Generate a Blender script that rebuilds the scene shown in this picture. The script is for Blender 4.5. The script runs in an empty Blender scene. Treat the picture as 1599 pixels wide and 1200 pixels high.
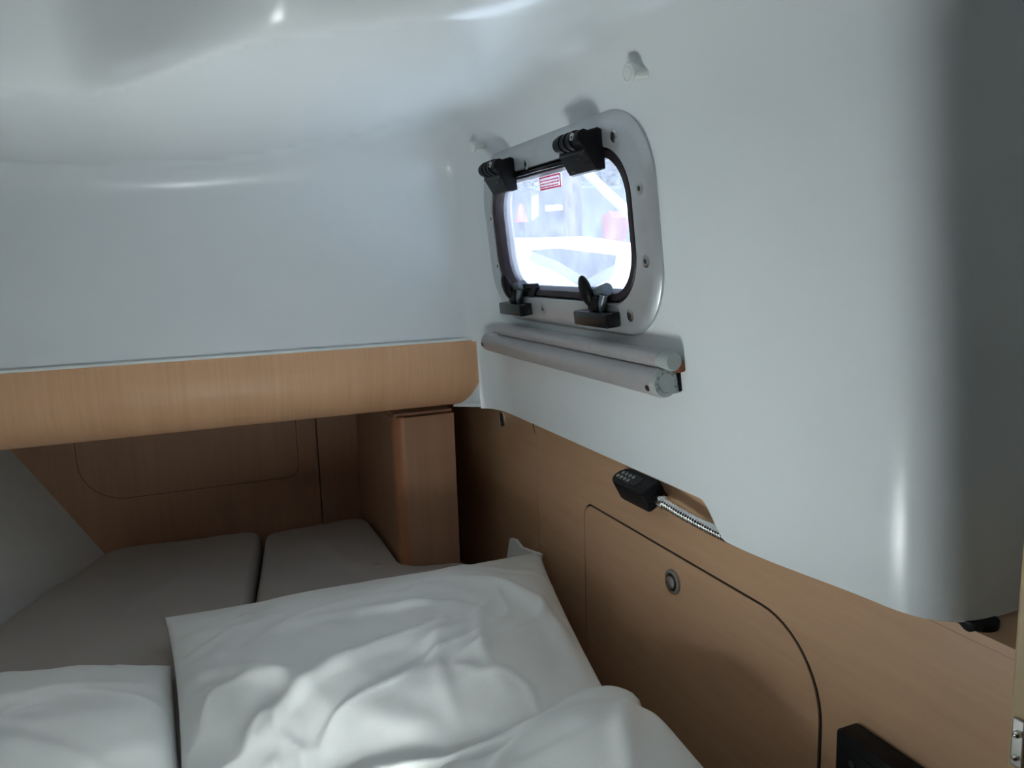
import bpy, bmesh, math, random
import numpy as np
from mathutils import Vector, Matrix
from mathutils.geometry import tessellate_polygon

# ------------------------------------------------------------------ camera
SC = bpy.context.scene
COL = SC.collection
F_PX, CX, CY = 1220.0, 799.5, 600.0
AX = np.array([[0.92360481, -0.08794654, 0.37312137],
               [-0.38216456, -0.13488161, 0.91419757],
               [-0.0300733, -0.98695104, -0.15818735]])   # rows: world X, Y, Z in camera axes (right, down, forward)
cam = bpy.data.cameras.new('camera')
cam.sensor_width = 36.0
cam.lens = 36.0 * F_PX / 1599.0
cam.clip_start = 0.02
cam.clip_end = 300
camo = bpy.data.objects.new('camera', cam)
COL.objects.link(camo)
camo.matrix_world = Matrix(((AX[0, 0], -AX[0, 1], -AX[0, 2], 0), (AX[1, 0], -AX[1, 1], -AX[1, 2], 0),
                            (AX[2, 0], -AX[2, 1], -AX[2, 2], 0), (0, 0, 0, 1)))
SC.camera = camo

# ------------------------------------------------------------------ world, sun, exposure
SUN_DIR = Vector((-0.20, -0.42, 1.0)).normalized()      # towards the sun: high, through the roof hatch
SKY = 3.0
SUN = 118.0
w = bpy.data.worlds.new('sky')
SC.world = w
w.use_nodes = True
bgn = w.node_tree.nodes['Background']
bgn.inputs[0].default_value = (0.80, 0.90, 1.0, 1)
bgn.inputs[1].default_value = SKY
sl = bpy.data.lights.new('sun', 'SUN')
sl.energy = SUN
sl.angle = math.radians(0.6)
sl.color = (0.92, 0.985, 1.0)
slo = bpy.data.objects.new('sun', sl)
COL.objects.link(slo)
slo.rotation_euler = SUN_DIR.to_track_quat('Z', 'Y').to_euler()
slo.location = (0, -2, 6)
vs = SC.view_settings
vs.view_transform = 'Standard'
vs.look = 'None'
vs.gamma = 1.0
vs.use_curve_mapping = False
vs.exposure = 0.25
SC.cycles.max_bounces = 10
SC.cycles.diffuse_bounces = 7
SC.cycles.glossy_bounces = 4
SC.cycles.sample_clamp_indirect = 0.0
try:
    SC.cycles.use_guiding = True
    SC.cycles.use_surface_guiding = True
except Exception:
    pass

# patch of sun on the bedding and the hatch that lets it in
PATCH = (0.09, 0.685, -0.60)

# ------------------------------------------------------------------ helpers
def S(a, b, x):
    t = np.clip((x - a) / (b - a), 0, 1)
    return t * t * (3 - 2 * t)

def ray(px, py):
    v = np.array([px - CX, py - CY, F_PX])
    return AX @ v

def PX(px, py, x):
    r = ray(px, py); return r / r[0] * x

def PY(px, py, y):
    r = ray(px, py); return r / r[1] * y

def PZ(px, py, z):
    r = ray(px, py); return r / r[2] * z

def PW(px, py, off=0.0):                 # on the leaning right-hand liner wall
    r = ray(px, py); return r * ((0.55 - off) / (r[0] + 0.1 * r[2]))

def tag(o, label=None, cat=None, group=None, kind=None):
    if label: o['label'] = label
    if cat: o['category'] = cat
    if group: o['group'] = group
    if kind: o['kind'] = kind
    return o

def mk(name, verts, faces, mat, parent=None, smooth=False, angle=None):
    me = bpy.data.meshes.new(name)
    me.from_pydata([tuple(map(float, v)) for v in verts], [], [tuple(int(i) for i in f) for f in faces])
    me.update()
    bm = bmesh.new(); bm.from_mesh(me)
    bmesh.ops.recalc_face_normals(bm, faces=bm.faces)
    bm.to_mesh(me); bm.free()
    me.materials.append(mat)
    o = bpy.data.objects.new(name, me)
    COL.objects.link(o)
    if parent: o.parent = parent
    if smooth:
        for p in me.polygons: p.use_smooth = True
        if angle is not None:
            try:
                me.set_sharp_from_angle(angle=math.radians(angle))
            except Exception:
                pass
    return o

def empty(name, mat=None, parent=None):
    o = bpy.data.objects.new(name, None)
    o.empty_display_size = 0.02
    COL.objects.link(o)
    if parent: o.parent = parent
    if mat is not None: o.matrix_world = mat   # top-level only
    return o

def copy_tree(o, parent=None):
    c = o.copy(); COL.objects.link(c)
    if parent: c.parent = parent
    for ch in list(o.children): copy_tree(ch, c)
    return c

class MB:
    """collects shapes that belong to one mesh"""
    def __init__(s): s.v = []; s.f = []
    def add(s, v, f):
        n = len(s.v); s.v += [tuple(map(float, p)) for p in v]; s.f += [tuple(int(i) + n for i in q) for q in f]
        return s
    def build(s, name, mat, parent=None, smooth=False, angle=35):
        return mk(name, s.v, s.f, mat, parent, smooth, angle)

def box_g(lo, hi, bev=0.0, seg=2):
    bm = bmesh.new()
    bmesh.ops.create_cube(bm, size=1)
    for v in bm.verts:
        v.co = Vector([lo[i] + (v.co[i] + .5) * (hi[i] - lo[i]) for i in range(3)])
    if bev > 0:
        bmesh.ops.bevel(bm, geom=list(bm.edges) , offset=bev, segments=seg, profile=.5, affect='EDGES')
    bm.verts.index_update()
    r = [v.co[:] for v in bm.verts], [[v.index for v in f.verts] for f in bm.faces]
    bm.free(); return r

def loft(rings, cap0=True, cap1=True, closed=True):
    v = []; f = []; n = len(rings[0])
    for r in rings: v += [tuple(p) for p in r]
    for i in range(len(rings) - 1):
        for j in range(n if closed else n - 1):
            k = (j + 1) % n
            f.append((i * n + j, i * n + k, (i + 1) * n + k, (i + 1) * n + j))
    if cap0: f.append(tuple(range(n))[::-1])
    if cap1: f.append(tuple(range((len(rings) - 1) * n, len(rings) * n)))
    return v, f

def basis(d):
    d = Vector(d).normalized()
    a = Vector((0, 0, 1)) if abs(d.z) < .9 else Vector((1, 0, 0))
    x = d.cross(a).normalized(); y = d.cross(x).normalized()
    return x, y, d

def lathe_g(prof, origin=(0, 0, 0), axis=(0, 0, 1), n=28, cap=True):
    x, y, d = basis(axis); o = Vector(origin)
    rings = [[o + d * h + (x * math.cos(2 * math.pi * k / n) + y * math.sin(2 * math.pi * k / n)) * max(r, 1e-5) for k in range(n)] for r, h in prof]
    return loft(rings, cap, cap)

def tube_g(path, r, n=14, cap=True):
    P = [Vector(p) for p in path]; rings = []
    x, y, _ = basis(P[1] - P[0])
    for i, p in enumerate(P):
        d = (P[min(i + 1, len(P) - 1)] - P[max(i - 1, 0)]).normalized()
        x = (x - d * x.dot(d)).normalized(); y = d.cross(x)
        rr = r[i] if hasattr(r, '__len__') else r
        rings.append([p + (x * math.cos(2 * math.pi * k / n) + y * math.sin(2 * math.pi * k / n)) * rr for k in range(n)])
    return loft(rings, cap, cap)

def rr(w, h, r, n=10, cx=0, cy=0):
    """rounded rectangle, r may be 4 radii (TR, TL, BL, BR), counter-clockwise from the right"""
    R = r if hasattr(r, '__len__') else (r,) * 4
    pts = []
    for q, (sx, sy) in enumerate(((1, 1), (-1, 1), (-1, -1), (1, -1))):
        c = (sx * (w / 2 - R[q]), sy * (h / 2 - R[q]))
        for k in range(n + 1):
            a = math.pi / 2 * (q + k / n)
            pts.append((cx + c[0] + R[q] * math.cos(a), cy + c[1] + R[q] * math.sin(a)))
    return pts

def plate(outer, holes, z0, z1, tf=lambda a, b, c: (a, b, c)):
    """flat board with holes: 2D outlines, thickness z0..z1"""
    loops = [list(outer)] + [list(h) for h in holes]
    tri = tessellate_polygon([[Vector((p[0], p[1], 0)) for p in l] for l in loops])
    flat = [p for l in loops for p in l]; n = len(flat)
    v = [tf(p[0], p[1], z1) for p in flat] + [tf(p[0], p[1], z0) for p in flat]
    f = [tuple(t) for t in tri] + [tuple(i + n for i in t[::-1]) for t in tri]
    b = 0
    for l in loops:
        m = len(l)
        for j in range(m):
            k = (j + 1) % m
            f.append((b + j, b + k, b + k + n, b + j + n))
        b += m
    return v, f

def lattice(shape_seed, u, v):
    rng = np.random.RandomState(shape_seed)
    g = rng.rand(64, 64)
    iu = np.floor(u).astype(int); iv = np.floor(v).astype(int)
    fu = u - iu; fv = v - iv
    fu = fu * fu * (3 - 2 * fu); fv = fv * fv * (3 - 2 * fv)
    a = g[iu % 64, iv % 64]; b = g[(iu + 1) % 64, iv % 64]; c = g[iu % 64, (iv + 1) % 64]; d = g[(iu + 1) % 64, (iv + 1) % 64]
    return (a * (1 - fu) + b * fu) * (1 - fv) + (c * (1 - fu) + d * fu) * fv - .5

def fbm(seed, u, v, octv=3):
    r = 0; a = 1.0
    for k in range(octv):
        r = r + a * lattice(seed + k, u * 2 ** k + 7.3 * k, v * 2 ** k + 3.1 * k); a *= .5
    return r

def folds(x, y, items):
    """soft ridges: (x0, y0, angle deg, half length, half width, height)"""
    h = np.zeros_like(x)
    for x0, y0, ang, L, W, A in items:
        a = math.radians(ang); dx = x - x0; dy = y - y0
        s = dx * math.cos(a) + dy * math.sin(a); t = -dx * math.sin(a) + dy * math.cos(a)
        t = t + 0.18 * s * s / L
        h += A * np.exp(-(s / L) ** 2) * np.exp(-(t / W) ** 2)
    return h

# ------------------------------------------------------------------ materials
def nmat(name):
    m = bpy.data.materials.new(name); m.use_nodes = True
    return m, m.node_tree.nodes, m.node_tree.links, m.node_tree.nodes['Principled BSDF']

def pmat(name, col, rough=.5, metal=0.0, spec=.5, noise=0.0, nscale=30, bump=0.0, bscale=80, coat=0.0, stretch=(1, 1, 1)):
    m, N, L, b = nmat(name)
    b.inputs['Base Color'].default_value = (*col, 1)
    b.inputs['Roughness'].default_value = rough
    b.inputs['Metallic'].default_value = metal
    b.inputs['Specular IOR Level'].default_value = spec
    b.inputs['Coat Weight'].default_value = coat
    tc = N.new('ShaderNodeTexCoord'); mp = N.new('ShaderNodeMapping')
    mp.inputs['Scale'].default_value = stretch
    L.new(tc.outputs['Object'], mp.inputs[0])
    if noise:
        t = N.new('ShaderNodeTexNoise'); t.inputs['Scale'].default_value = nscale; t.inputs['Detail'].default_value = 5
        L.new(mp.outputs[0], t.inputs['Vector'])
        r = N.new('ShaderNodeValToRGB')
        r.color_ramp.elements[0].position = .3; r.color_ramp.elements[1].position = .7
        r.color_ramp.elements[0].color = (*[max(c * (1 - noise), 0) for c in col], 1)
        r.color_ramp.elements[1].color = (*[min(c * (1 + noise), 1) for c in col], 1)
        L.new(t.outputs[0], r.inputs[0]); L.new(r.outputs[0], b.inputs['Base Color'])
    if bump:
        t2 = N.new('ShaderNodeTexNoise'); t2.inputs['Scale'].default_value = bscale; t2.inputs['Detail'].default_value = 4
        L.new(mp.outputs[0], t2.inputs['Vector'])
        bp = N.new('ShaderNodeBump'); bp.inputs['Strength'].default_value = bump; bp.inputs['Distance'].default_value = .002
        L.new(t2.outputs[0], bp.inputs['Height']); L.new(bp.outputs[0], b.inputs['Normal'])
    return m

def wood(name, light, dark, stretch, rough=.38, big=1.0, spec=.35):
    m, N, L, b = nmat(name)
    tc = N.new('ShaderNodeTexCoord')
    def noise(scale, st, detail=6):
        mp = N.new('ShaderNodeMapping'); mp.inputs['Scale'].default_value = st
        L.new(tc.outputs['Object'], mp.inputs[0])
        t = N.new('ShaderNodeTexNoise'); t.inputs['Scale'].default_value = scale; t.inputs['Detail'].default_value = detail
        t.inputs['Roughness'].default_value = .65
        L.new(mp.outputs[0], t.inputs['Vector']); return t
    fine = noise(9.0, stretch); broad = noise(3.0 * big, tuple(s * .35 for s in stretch), 2)
    mx = N.new('ShaderNodeMath'); mx.operation = 'MULTIPLY_ADD'
    mx.inputs[1].default_value = .55
    L.new(fine.outputs[0], mx.inputs[0])
    m2 = N.new('ShaderNodeMath'); m2.operation = 'MULTIPLY'; m2.inputs[1].default_value = .45
    L.new(broad.outputs[0], m2.inputs[0]); L.new(m2.outputs[0], mx.inputs[2])
    r = N.new('ShaderNodeValToRGB')
    r.color_ramp.elements[0].position = .30; r.color_ramp.elements[0].color = (*dark, 1)
    r.color_ramp.elements[1].position = .66; r.color_ramp.elements[1].color = (*light, 1)
    L.new(mx.outputs[0], r.inputs[0]); L.new(r.outputs[0], b.inputs['Base Color'])
    b.inputs['Roughness'].default_value = rough
    b.inputs['Specular IOR Level'].default_value = spec
    bp = N.new('ShaderNodeBump'); bp.inputs['Strength'].default_value = .08; bp.inputs['Distance'].default_value = .001
    L.new(fine.outputs[0], bp.inputs['Height']); L.new(bp.outputs[0], b.inputs['Normal'])
    return m

M = {}
M['liner'] = pmat('white_gelcoat', (.745, .785, .80), rough=.27, spec=.45, noise=.015, nscale=3, bump=.02, bscale=6)
M['rail'] = wood('beech_rail', (.74, .445, .265), (.62, .35, .19), (14, .6, .6), rough=.40, spec=.28)
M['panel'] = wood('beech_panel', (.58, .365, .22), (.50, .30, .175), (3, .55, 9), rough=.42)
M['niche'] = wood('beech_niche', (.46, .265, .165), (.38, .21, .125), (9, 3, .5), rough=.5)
M['post'] = wood('beech_solid', (.52, .235, .12), (.44, .19, .095), (9, 9, .6), rough=.45)
M['post_light'] = wood('beech_light', (.55, .40, .22), (.46, .33, .18), (9, 9, .6), rough=.45)
M['dark_wood'] = wood('dark_wood', (.14, .085, .05), (.09, .055, .03), (9, 9, .6), rough=.6)
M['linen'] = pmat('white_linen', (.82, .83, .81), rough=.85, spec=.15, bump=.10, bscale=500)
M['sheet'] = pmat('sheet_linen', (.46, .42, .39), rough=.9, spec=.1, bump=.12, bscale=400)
M['hull'] = pmat('grey_white_hull', (.62, .62, .60), rough=.6, spec=.3, noise=.04, nscale=12)
M['alu'] = pmat('anodised_aluminium', (.52, .54, .56), rough=.38, metal=.55, noise=.04, nscale=40)
M['tube'] = pmat('satin_silver_tube', (.45, .435, .44), rough=.42, metal=.35, noise=.03, nscale=60)
M['greyplastic'] = pmat('grey_plastic', (.36, .40, .39), rough=.5)
M['greydark'] = pmat('embossed_grey', (.20, .23, .22), rough=.5)
M['black'] = pmat('black_plastic', (.006, .006, .007), rough=.45, spec=.16, bump=.05, bscale=300)
M['blackgloss'] = pmat('black_gloss_plastic', (.006, .006, .007), rough=.22, spec=.3)
M['rubber'] = pmat('dark_plum_rubber', (.016, .007, .011), rough=.5, noise=.2, nscale=60)
M['steel'] = pmat('stainless', (.55, .55, .54), rough=.28, metal=1)
M['chrome'] = pmat('chrome', (.80, .81, .82), rough=.09, metal=1)
M['nickel'] = pmat('satin_nickel', (.50, .49, .47), rough=.33, metal=1)
M['socket'] = pmat('dark_socket', (.02, .02, .02), rough=.6)
M['white_plastic'] = pmat('white_plastic', (.74, .77, .75), rough=.4)
M['clearbracket'] = pmat('grey_bracket', (.14, .17, .19), rough=.35, metal=.2)
M['led'] = pmat('led_lens', (.35, .35, .33), rough=.3)
M['caulk'] = pmat('white_caulk', (.80, .82, .80), rough=.4)
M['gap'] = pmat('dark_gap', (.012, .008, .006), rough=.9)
M['brown'] = pmat('rusty_brown', (.22, .07, .03), rough=.8, noise=.3, nscale=120)

def pane_mat():
    m = bpy.data.materials.new('scratched_tinted_acrylic'); m.use_nodes = True
    N = m.node_tree.nodes; L = m.node_tree.links
    N.remove(N['Principled BSDF'])
    out = N['Material Output']
    tr = N.new('ShaderNodeBsdfTransparent'); tr.inputs[0].default_value = (.40, .425, .47, 1)
    tl = N.new('ShaderNodeBsdfTranslucent'); tl.inputs[0].default_value = (.80, .84, 1.0, 1)
    gl = N.new('ShaderNodeBsdfGlossy'); gl.inputs[0].default_value = (1, 1, 1, 1); gl.inputs['Roughness'].default_value = .08
    tc = N.new('ShaderNodeTexCoord'); mp = N.new('ShaderNodeMapping'); mp.inputs['Scale'].default_value = (30, 18, 30)
    ns = N.new('ShaderNodeTexNoise'); ns.inputs['Scale'].default_value = 2.2; ns.inputs['Detail'].default_value = 8
    L.new(tc.outputs['Object'], mp.inputs[0]); L.new(mp.outputs[0], ns.inputs['Vector'])
    rp = N.new('ShaderNodeValToRGB')
    rp.color_ramp.elements[0].position = .35; rp.color_ramp.elements[0].color = (.08, .08, .08, 1)
    rp.color_ramp.elements[1].position = .75; rp.color_ramp.elements[1].color = (.15, .15, .15, 1)
    L.new(ns.outputs[0], rp.inputs[0])
    mx = N.new('ShaderNodeMixShader'); L.new(rp.outputs[0], mx.inputs[0]); L.new(tr.outputs[0], mx.inputs[1]); L.new(tl.outputs[0], mx.inputs[2])
    m2 = N.new("ShaderNodeMixShader"); m2.inputs[0].default_value = .05; L.new(mx.outputs[0], m2.inputs[1]); L.new(gl.outputs[0], m2.inputs[2])
    L.new(m2.outputs[0], out.inputs[0])
    return m
M['pane'] = pane_mat()

# ------------------------------------------------------------------ the moulded liner (walls + ceiling, one smooth shell)
Y_BACK, Y_END, X_WOOD, Z_FLOOR = 1.50, 0.452, 0.62, -1.45
HATCH_C = (PATCH[0] + 0.90 * SUN_DIR.x / SUN_DIR.z, PATCH[1] + 0.90 * SUN_DIR.y / SUN_DIR.z)
HATCH_W, HATCH_L = 0.21, 0.17

def smax(a, b, k):
    return np.maximum(a, b) + np.maximum(k - np.abs(a - b), 0) ** 2 / (4 * k)

def smin(a, b, k):
    return -smax(-a, -b, k)

def z_ceil(X, Y):
    base = 0.170 + 0.21 * (.05 * np.logaddexp(0, (X - .06) / .05)) - 0.02 * (Y - 1.5)
    yb = 0.74 + 0.22 * S(.10, -.10, X) + 0.04 * S(.2, .4, X)
    fade = 1 - S(.14, .38, X)
    rec = S(0, .14, yb - Y) * fade
    return base + .125 * rec

def comps(P):
    X, Y, Z = P[..., 0], P[..., 1], P[..., 2]
    fr = smin(X - (0.55 - 0.1 * Z), Y - Y_END, .065)
    fr = np.maximum(fr, X - .80)
    fb = Y - Y_BACK
    fc = Z - z_ceil(X, Y)
    return fr, fb, fc, -1.2 - X, -.7 - Y

def shell(P):
    fr, fb, fc, fl, fq = comps(P)
    X = P[..., 0]
    g = smax(fr, fb, .085)
    g = smax(g, fc, .060 + .075 * S(.05, .45, X))
    g = smax(g, fl, .04)
    return np.maximum(g, fq)

C0 = np.array([0.0, 0.1, 0.0])
def hit(D):
    ts = np.linspace(.05, 3.5, 160)
    lo = np.full(D.shape[0], .05); hi = np.full(D.shape[0], 3.5); found = np.zeros(D.shape[0], bool)
    for k in range(1, len(ts)):
        v = shell(C0 + D * ts[k]) > 0
        new = v & ~found
        lo[new] = ts[k - 1]; hi[new] = ts[k]; found |= v
    for _ in range(26):
        mid = (lo + hi) / 2; v = shell(C0 + D * mid[:, None]) > 0
        hi = np.where(v, mid, hi); lo = np.where(v, lo, mid)
    return C0 + D * hi[:, None]

ph = np.unique(np.concatenate([np.linspace(-5, 95, 640), np.linspace(95, 140, 120), np.linspace(140, 355, 150)]))[:-1]
ph = np.radians(ph)
NP = len(ph)
Z_NOTCH0, Z_NOTCH1 = -0.309, -0.352
def zb_right(Y):
    a = Z_NOTCH0 + (Z_NOTCH1 - Z_NOTCH0) * S(.800, .752, Y)
    return a + .018 * S(.75, .47, Y) + .006 * S(1.42, 1.5, Y)
hd = np.stack([np.cos(ph), np.sin(ph), np.zeros(NP)], 1)
zb = np.full(NP, -.2)
cls0 = None
for it in range(40):
    # horizontal ray at height zb
    lo = np.full(NP, .05); hi = np.full(NP, 3.5); found = np.zeros(NP, bool)
    if it == 0 or it > 0:
        ts = np.linspace(.05, 3.5, 240)
        for k in range(1, len(ts)):
            P = C0 + hd * ts[k]; P[:, 2] = zb
            v = shell(P) > 0; new = v & ~found
            lo[new] = ts[k - 1]; hi[new] = ts[k]; found |= v
        for _ in range(22):
            mid = (lo + hi) / 2; P = C0 + hd * mid[:, None]; P[:, 2] = zb
            v = shell(P) > 0; hi = np.where(v, mid, hi); lo = np.where(v, lo, mid)
    P = C0 + hd * hi[:, None]; P[:, 2] = zb
    if cls0 is None:
        c = np.stack(comps(P), 1); cls0 = np.argmax(c[:, [0, 1, 3, 4]], 1)     # 0 right 1 back 2 left 3 rear
        xb = P[:, 0].copy(); yb_ = P[:, 1].copy()
    tgt = np.where(cls0 >= 2, Z_FLOOR, 0)
    isr = (cls0 == 0) | ((cls0 == 1) & (xb > .535))
    tgt = np.where(isr, zb_right(P[:, 1]), tgt)
    tgt = np.where((cls0 == 1) & ~isr, -.163, tgt)
    zb = zb * .4 + tgt * .6
    if it > 12 and np.max(np.abs(zb - tgt)) < 1e-4: break
bottom = C0 + hd * hi[:, None]; bottom[:, 2] = zb
e0 = np.arctan2(zb - C0[2], np.linalg.norm(bottom[:, :2] - C0[:2], axis=1))
NE = 210
NL = 60                                                        # rows below eye level, then common elevations
lo_t = np.linspace(0, 1, NL, endpoint=False)
E = np.concatenate([e0[None, :] * (1 - lo_t[:, None]), np.repeat((math.radians(89.9) * np.linspace(0, 1, NE - NL) ** 1.35)[:, None], NP, 1)], 0)
D = np.stack([np.cos(E) * hd[None, :, 0], np.cos(E) * hd[None, :, 1], np.sin(E)], -1).reshape(-1, 3)
G = hit(D).reshape(NE, NP, 3)
G[0] = bottom
outv = bottom + hd * .07
ALL = np.concatenate([outv[None], G], 0)                       # return row at the bottom edge first
eps = 1e-4
gr = np.stack([(shell(G + np.eye(3)[i] * eps) - shell(G - np.eye(3)[i] * eps)) for i in range(3)], -1)
gr /= np.linalg.norm(gr, axis=-1, keepdims=True) + 1e-9
NRM = np.concatenate([np.tile(np.array([0, 0, -1.0]), (1, NP, 1)), -gr], 0)
# window opening on the leaning wall
WIN_Y, WIN_Z = 1.13, 0.040
vlen = math.sqrt(1.01)
def in_window(P):
    u = -(P[:, 1] - WIN_Y); v = (P[:, 2] - WIN_Z) * vlen
    hw, hh, r = .252, .109, .06
    qx = np.maximum(np.abs(u) - hw + r, 0); qy = np.maximum(np.abs(v) - hh + r, 0)
    return (np.hypot(qx, qy) < r) & (P[:, 0] > .4)
ii, jj = np.meshgrid(np.arange(NE), np.arange(NP), indexing='ij')
jn = (jj + 1) % NP
quads = np.stack([ii * NP + jj, ii * NP + jn, (ii + 1) * NP + jn, (ii + 1) * NP + jj], -1).reshape(-1, 4)
flatV = ALL.reshape(-1, 3); flatN = NRM.reshape(-1, 3)
cen = flatV[quads].mean(1)
cc = np.stack(comps(cen), 1)
cc[:, 0] = np.where(cen[:, 2] < -.05, np.maximum(cc[:, 0], -5), cc[:, 0])
cl = np.argmax(cc, 1)
row0 = (quads[:, 0] // NP) == 0
cl[row0] = np.array([0, 1, 3, 4])[cls0][quads[row0, 0] % NP]
in_hatch = (np.abs(cen[:, 0] - HATCH_C[0]) < HATCH_W / 2 + .012) & (np.abs(cen[:, 1] - HATCH_C[1]) < HATCH_L / 2 + .012) & (cen[:, 2] > .1)
keep = ~in_window(cen) & ~in_hatch
def shell_part(name, k, mat, label, cat):
    q = quads[keep & (cl == k)]
    idx, inv = np.unique(q, return_inverse=True); q = inv.reshape(-1, 4)
    me = bpy.data.meshes.new(name)
    me.from_pydata(flatV[idx].tolist(), [], q[:, ::-1].tolist())
    me.materials.append(mat)
    for p in me.polygons: p.use_smooth = True
    me.normals_split_custom_set_from_vertices(flatN[idx].tolist())
    o = bpy.data.objects.new(name, me); COL.objects.link(o)
    return tag(o, label, cat, kind='structure')
shell_part('wall_right', 0, M['liner'], 'glossy white moulded cabin side wall around the porthole window', 'wall')
shell_part('wall_back', 1, M['liner'], 'white moulded end wall above the wooden rail', 'wall')
shell_part('ceiling', 2, M['liner'], 'curved glossy white cabin ceiling with roof hatch recess', 'ceiling')
shell_part('wall_left', 3, M['liner'], 'white cabin wall on the far left', 'wall')
shell_part('wall_rear', 4, M['dark_wood'], 'dark wooden wall behind the viewer', 'wall')

# roof hatch (out of view, lets the sun in)
hz = float(z_ceil(np.array(HATCH_C[0]), np.array(HATCH_C[1])))
hr = empty('window_2', Matrix.Translation((HATCH_C[0], HATCH_C[1], hz)))
tag(hr, 'open roof hatch in the ceiling recess', 'hatch', kind='structure')
v, f = plate(rr(HATCH_W + .10, HATCH_L + .10, .05), [rr(HATCH_W, HATCH_L, .03)], -.012, .04)
mk('hatch_frame', v, f, M['alu'], hr)

# floor
v, f = box_g((-1.22, -.72, Z_FLOOR - .04), (.90, 2.10, Z_FLOOR))
tag(mk('floor', v, f, M['dark_wood']), 'dark wooden cabin floor', 'floor', kind='structure')

# ------------------------------------------------------------------ wooden rail at the back wall
prof = [(1.503, -.158), (1.494, -.160), (1.491, -.166), (1.490, -.200)]
for k in range(1, 15):
    a = math.radians(68) * k / 14
    prof.append((1.575 - .085 * math.cos(a), -.212 - .0925 * math.sin(a)))
e_y, e_z = prof[-1]
prof += [(e_y + .012, e_z + .001), (e_y + .012, e_z + .010), (1.520, -.245), (1.514, -.21), (1.512, -.17)]
def rail_end(z_): return .545 - .036 * max(0, (-.205 - z_) / .093) ** 2.4
ra = []
for i, x in enumerate(list(np.linspace(-1.19, .50, 30)) + [.9, 1.0]):
    ra.append([((x if i < 30 else .50 + (rail_end(p[1]) - .50) * x) - (.002 if i == 30 else 0), p[0] + (.003 if i == 31 and p[0] < 1.51 else 0), p[1]) for p in prof])
v, f = loft(ra)
rail = mk('trim_1', v, f, M['rail'], smooth=True, angle=40)
tag(rail, 'curved beech veneer rail along the bottom of the white end wall', 'rail', kind='structure')
fl_a = [(rail_end(p[1]) - .006, p[0] + .006, p[1] - .001) for p in prof[3:-5] + [(prof[-6][0], -.3035)]]; fl_b = [(.556, 1.506, p[1] - .001) for p in prof[3:-5] + [(1.5, -.3035)]]
v, f = loft([fl_a, fl_b, [(p[0] + .004, p[1] + .006, p[2]) for p in fl_b], [(p[0], p[1] + .006, p[2]) for p in fl_a]], False, False, False)
tag(mk('trim_5', v, f, M['liner'], smooth=True), 'white moulded flange at the right end of the wooden rail', 'trim', kind='structure')
v, f = tube_g([(x, 1.4945, -.1585) for x in np.linspace(-1.19, .548, 60)], .0030, 8)
tag(mk('trim_2', v, f, M['caulk'], smooth=True), 'thin white caulk bead along the top of the wooden rail', 'trim', kind='structure')

# ------------------------------------------------------------------ dark niche under the rail
Y_N = 2.03
wb = empty('wall_niche', Matrix.Translation((0, Y_N, -.5)))
tag(wb, 'beech veneered back wall of the dark niche under the rail', 'wall', kind='structure')
xs = float(PY(496, 700, Y_N)[0])
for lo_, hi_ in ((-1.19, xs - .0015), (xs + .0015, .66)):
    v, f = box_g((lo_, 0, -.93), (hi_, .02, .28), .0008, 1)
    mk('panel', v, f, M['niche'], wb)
v, f = box_g((-1.2, .021, -.95), (.70, .03, .30)); mk('backing', v, f, M['gap'], wb)
# faint rounded access cover on the niche wall
gl_ = PY(118, 715, Y_N); gb = PY(250, 772, Y_N)
gx0, gz0 = float(gl_[0]), float(gb[2]) + .5; gx1, gz1 = xs - .05, .14
cgx, cgz, gw, gh = (gx0 + gx1) / 2, (gz0 + gz1) / 2, gx1 - gx0, gz1 - gz0
v, f = plate(rr(gw, gh, (.02, .02, .10, .03), 8, cgx, cgz), [rr(gw - .003, gh - .003, (.0185, .0185, .0985, .0285), 8, cgx, cgz)], -.001, .0004, lambda a, b, c: (a, -c, b))
mk('groove', v, f, M['dark_wood'], wb)
v, f = box_g((-1.2, 1.548, -.276), (.70, 2.06, -.262))
tag(mk('ceiling_niche', v, f, M['hull']), 'underside of the ledge above the niche', 'ceiling', kind='structure')
# sloping hull side at the left of the berth
A = PY(14, 700, Y_N); B = PY(150, 850, Y_N); Cc = PZ(0, 965, -.652)
nrm = np.cross(B - A, Cc - A); nrm /= np.linalg.norm(nrm)
if nrm[0] < 0: nrm = -nrm
def on_hull(x_, y_):    # z on the plane
    return A[2] - (nrm[0] * (x_ - A[0]) + nrm[1] * (y_ - A[1])) / nrm[2]
def hull_x(y_, z_):
    return A[0] - (nrm[1] * (y_ - A[1]) + nrm[2] * (z_ - A[2])) / nrm[0]
rings = []
for yy in np.linspace(.55, Y_N + .01, 14):
    zt = -.275 if yy > 1.53 else -.275
    rings.append([(hull_x(yy, -.275), yy, -.275), (hull_x(yy, -.5), yy, -.5), (hull_x(yy, -.680), yy, -.680), (hull_x(yy, -.680) - .03, yy, -.680), (hull_x(yy, -.275) - .03, yy, -.275)])
v, f = loft(rings)
tag(mk('wall_hull', v, f, M['hull']), 'sloping grey-white hull side at the left end of the niche', 'wall', kind='structure')

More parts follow.
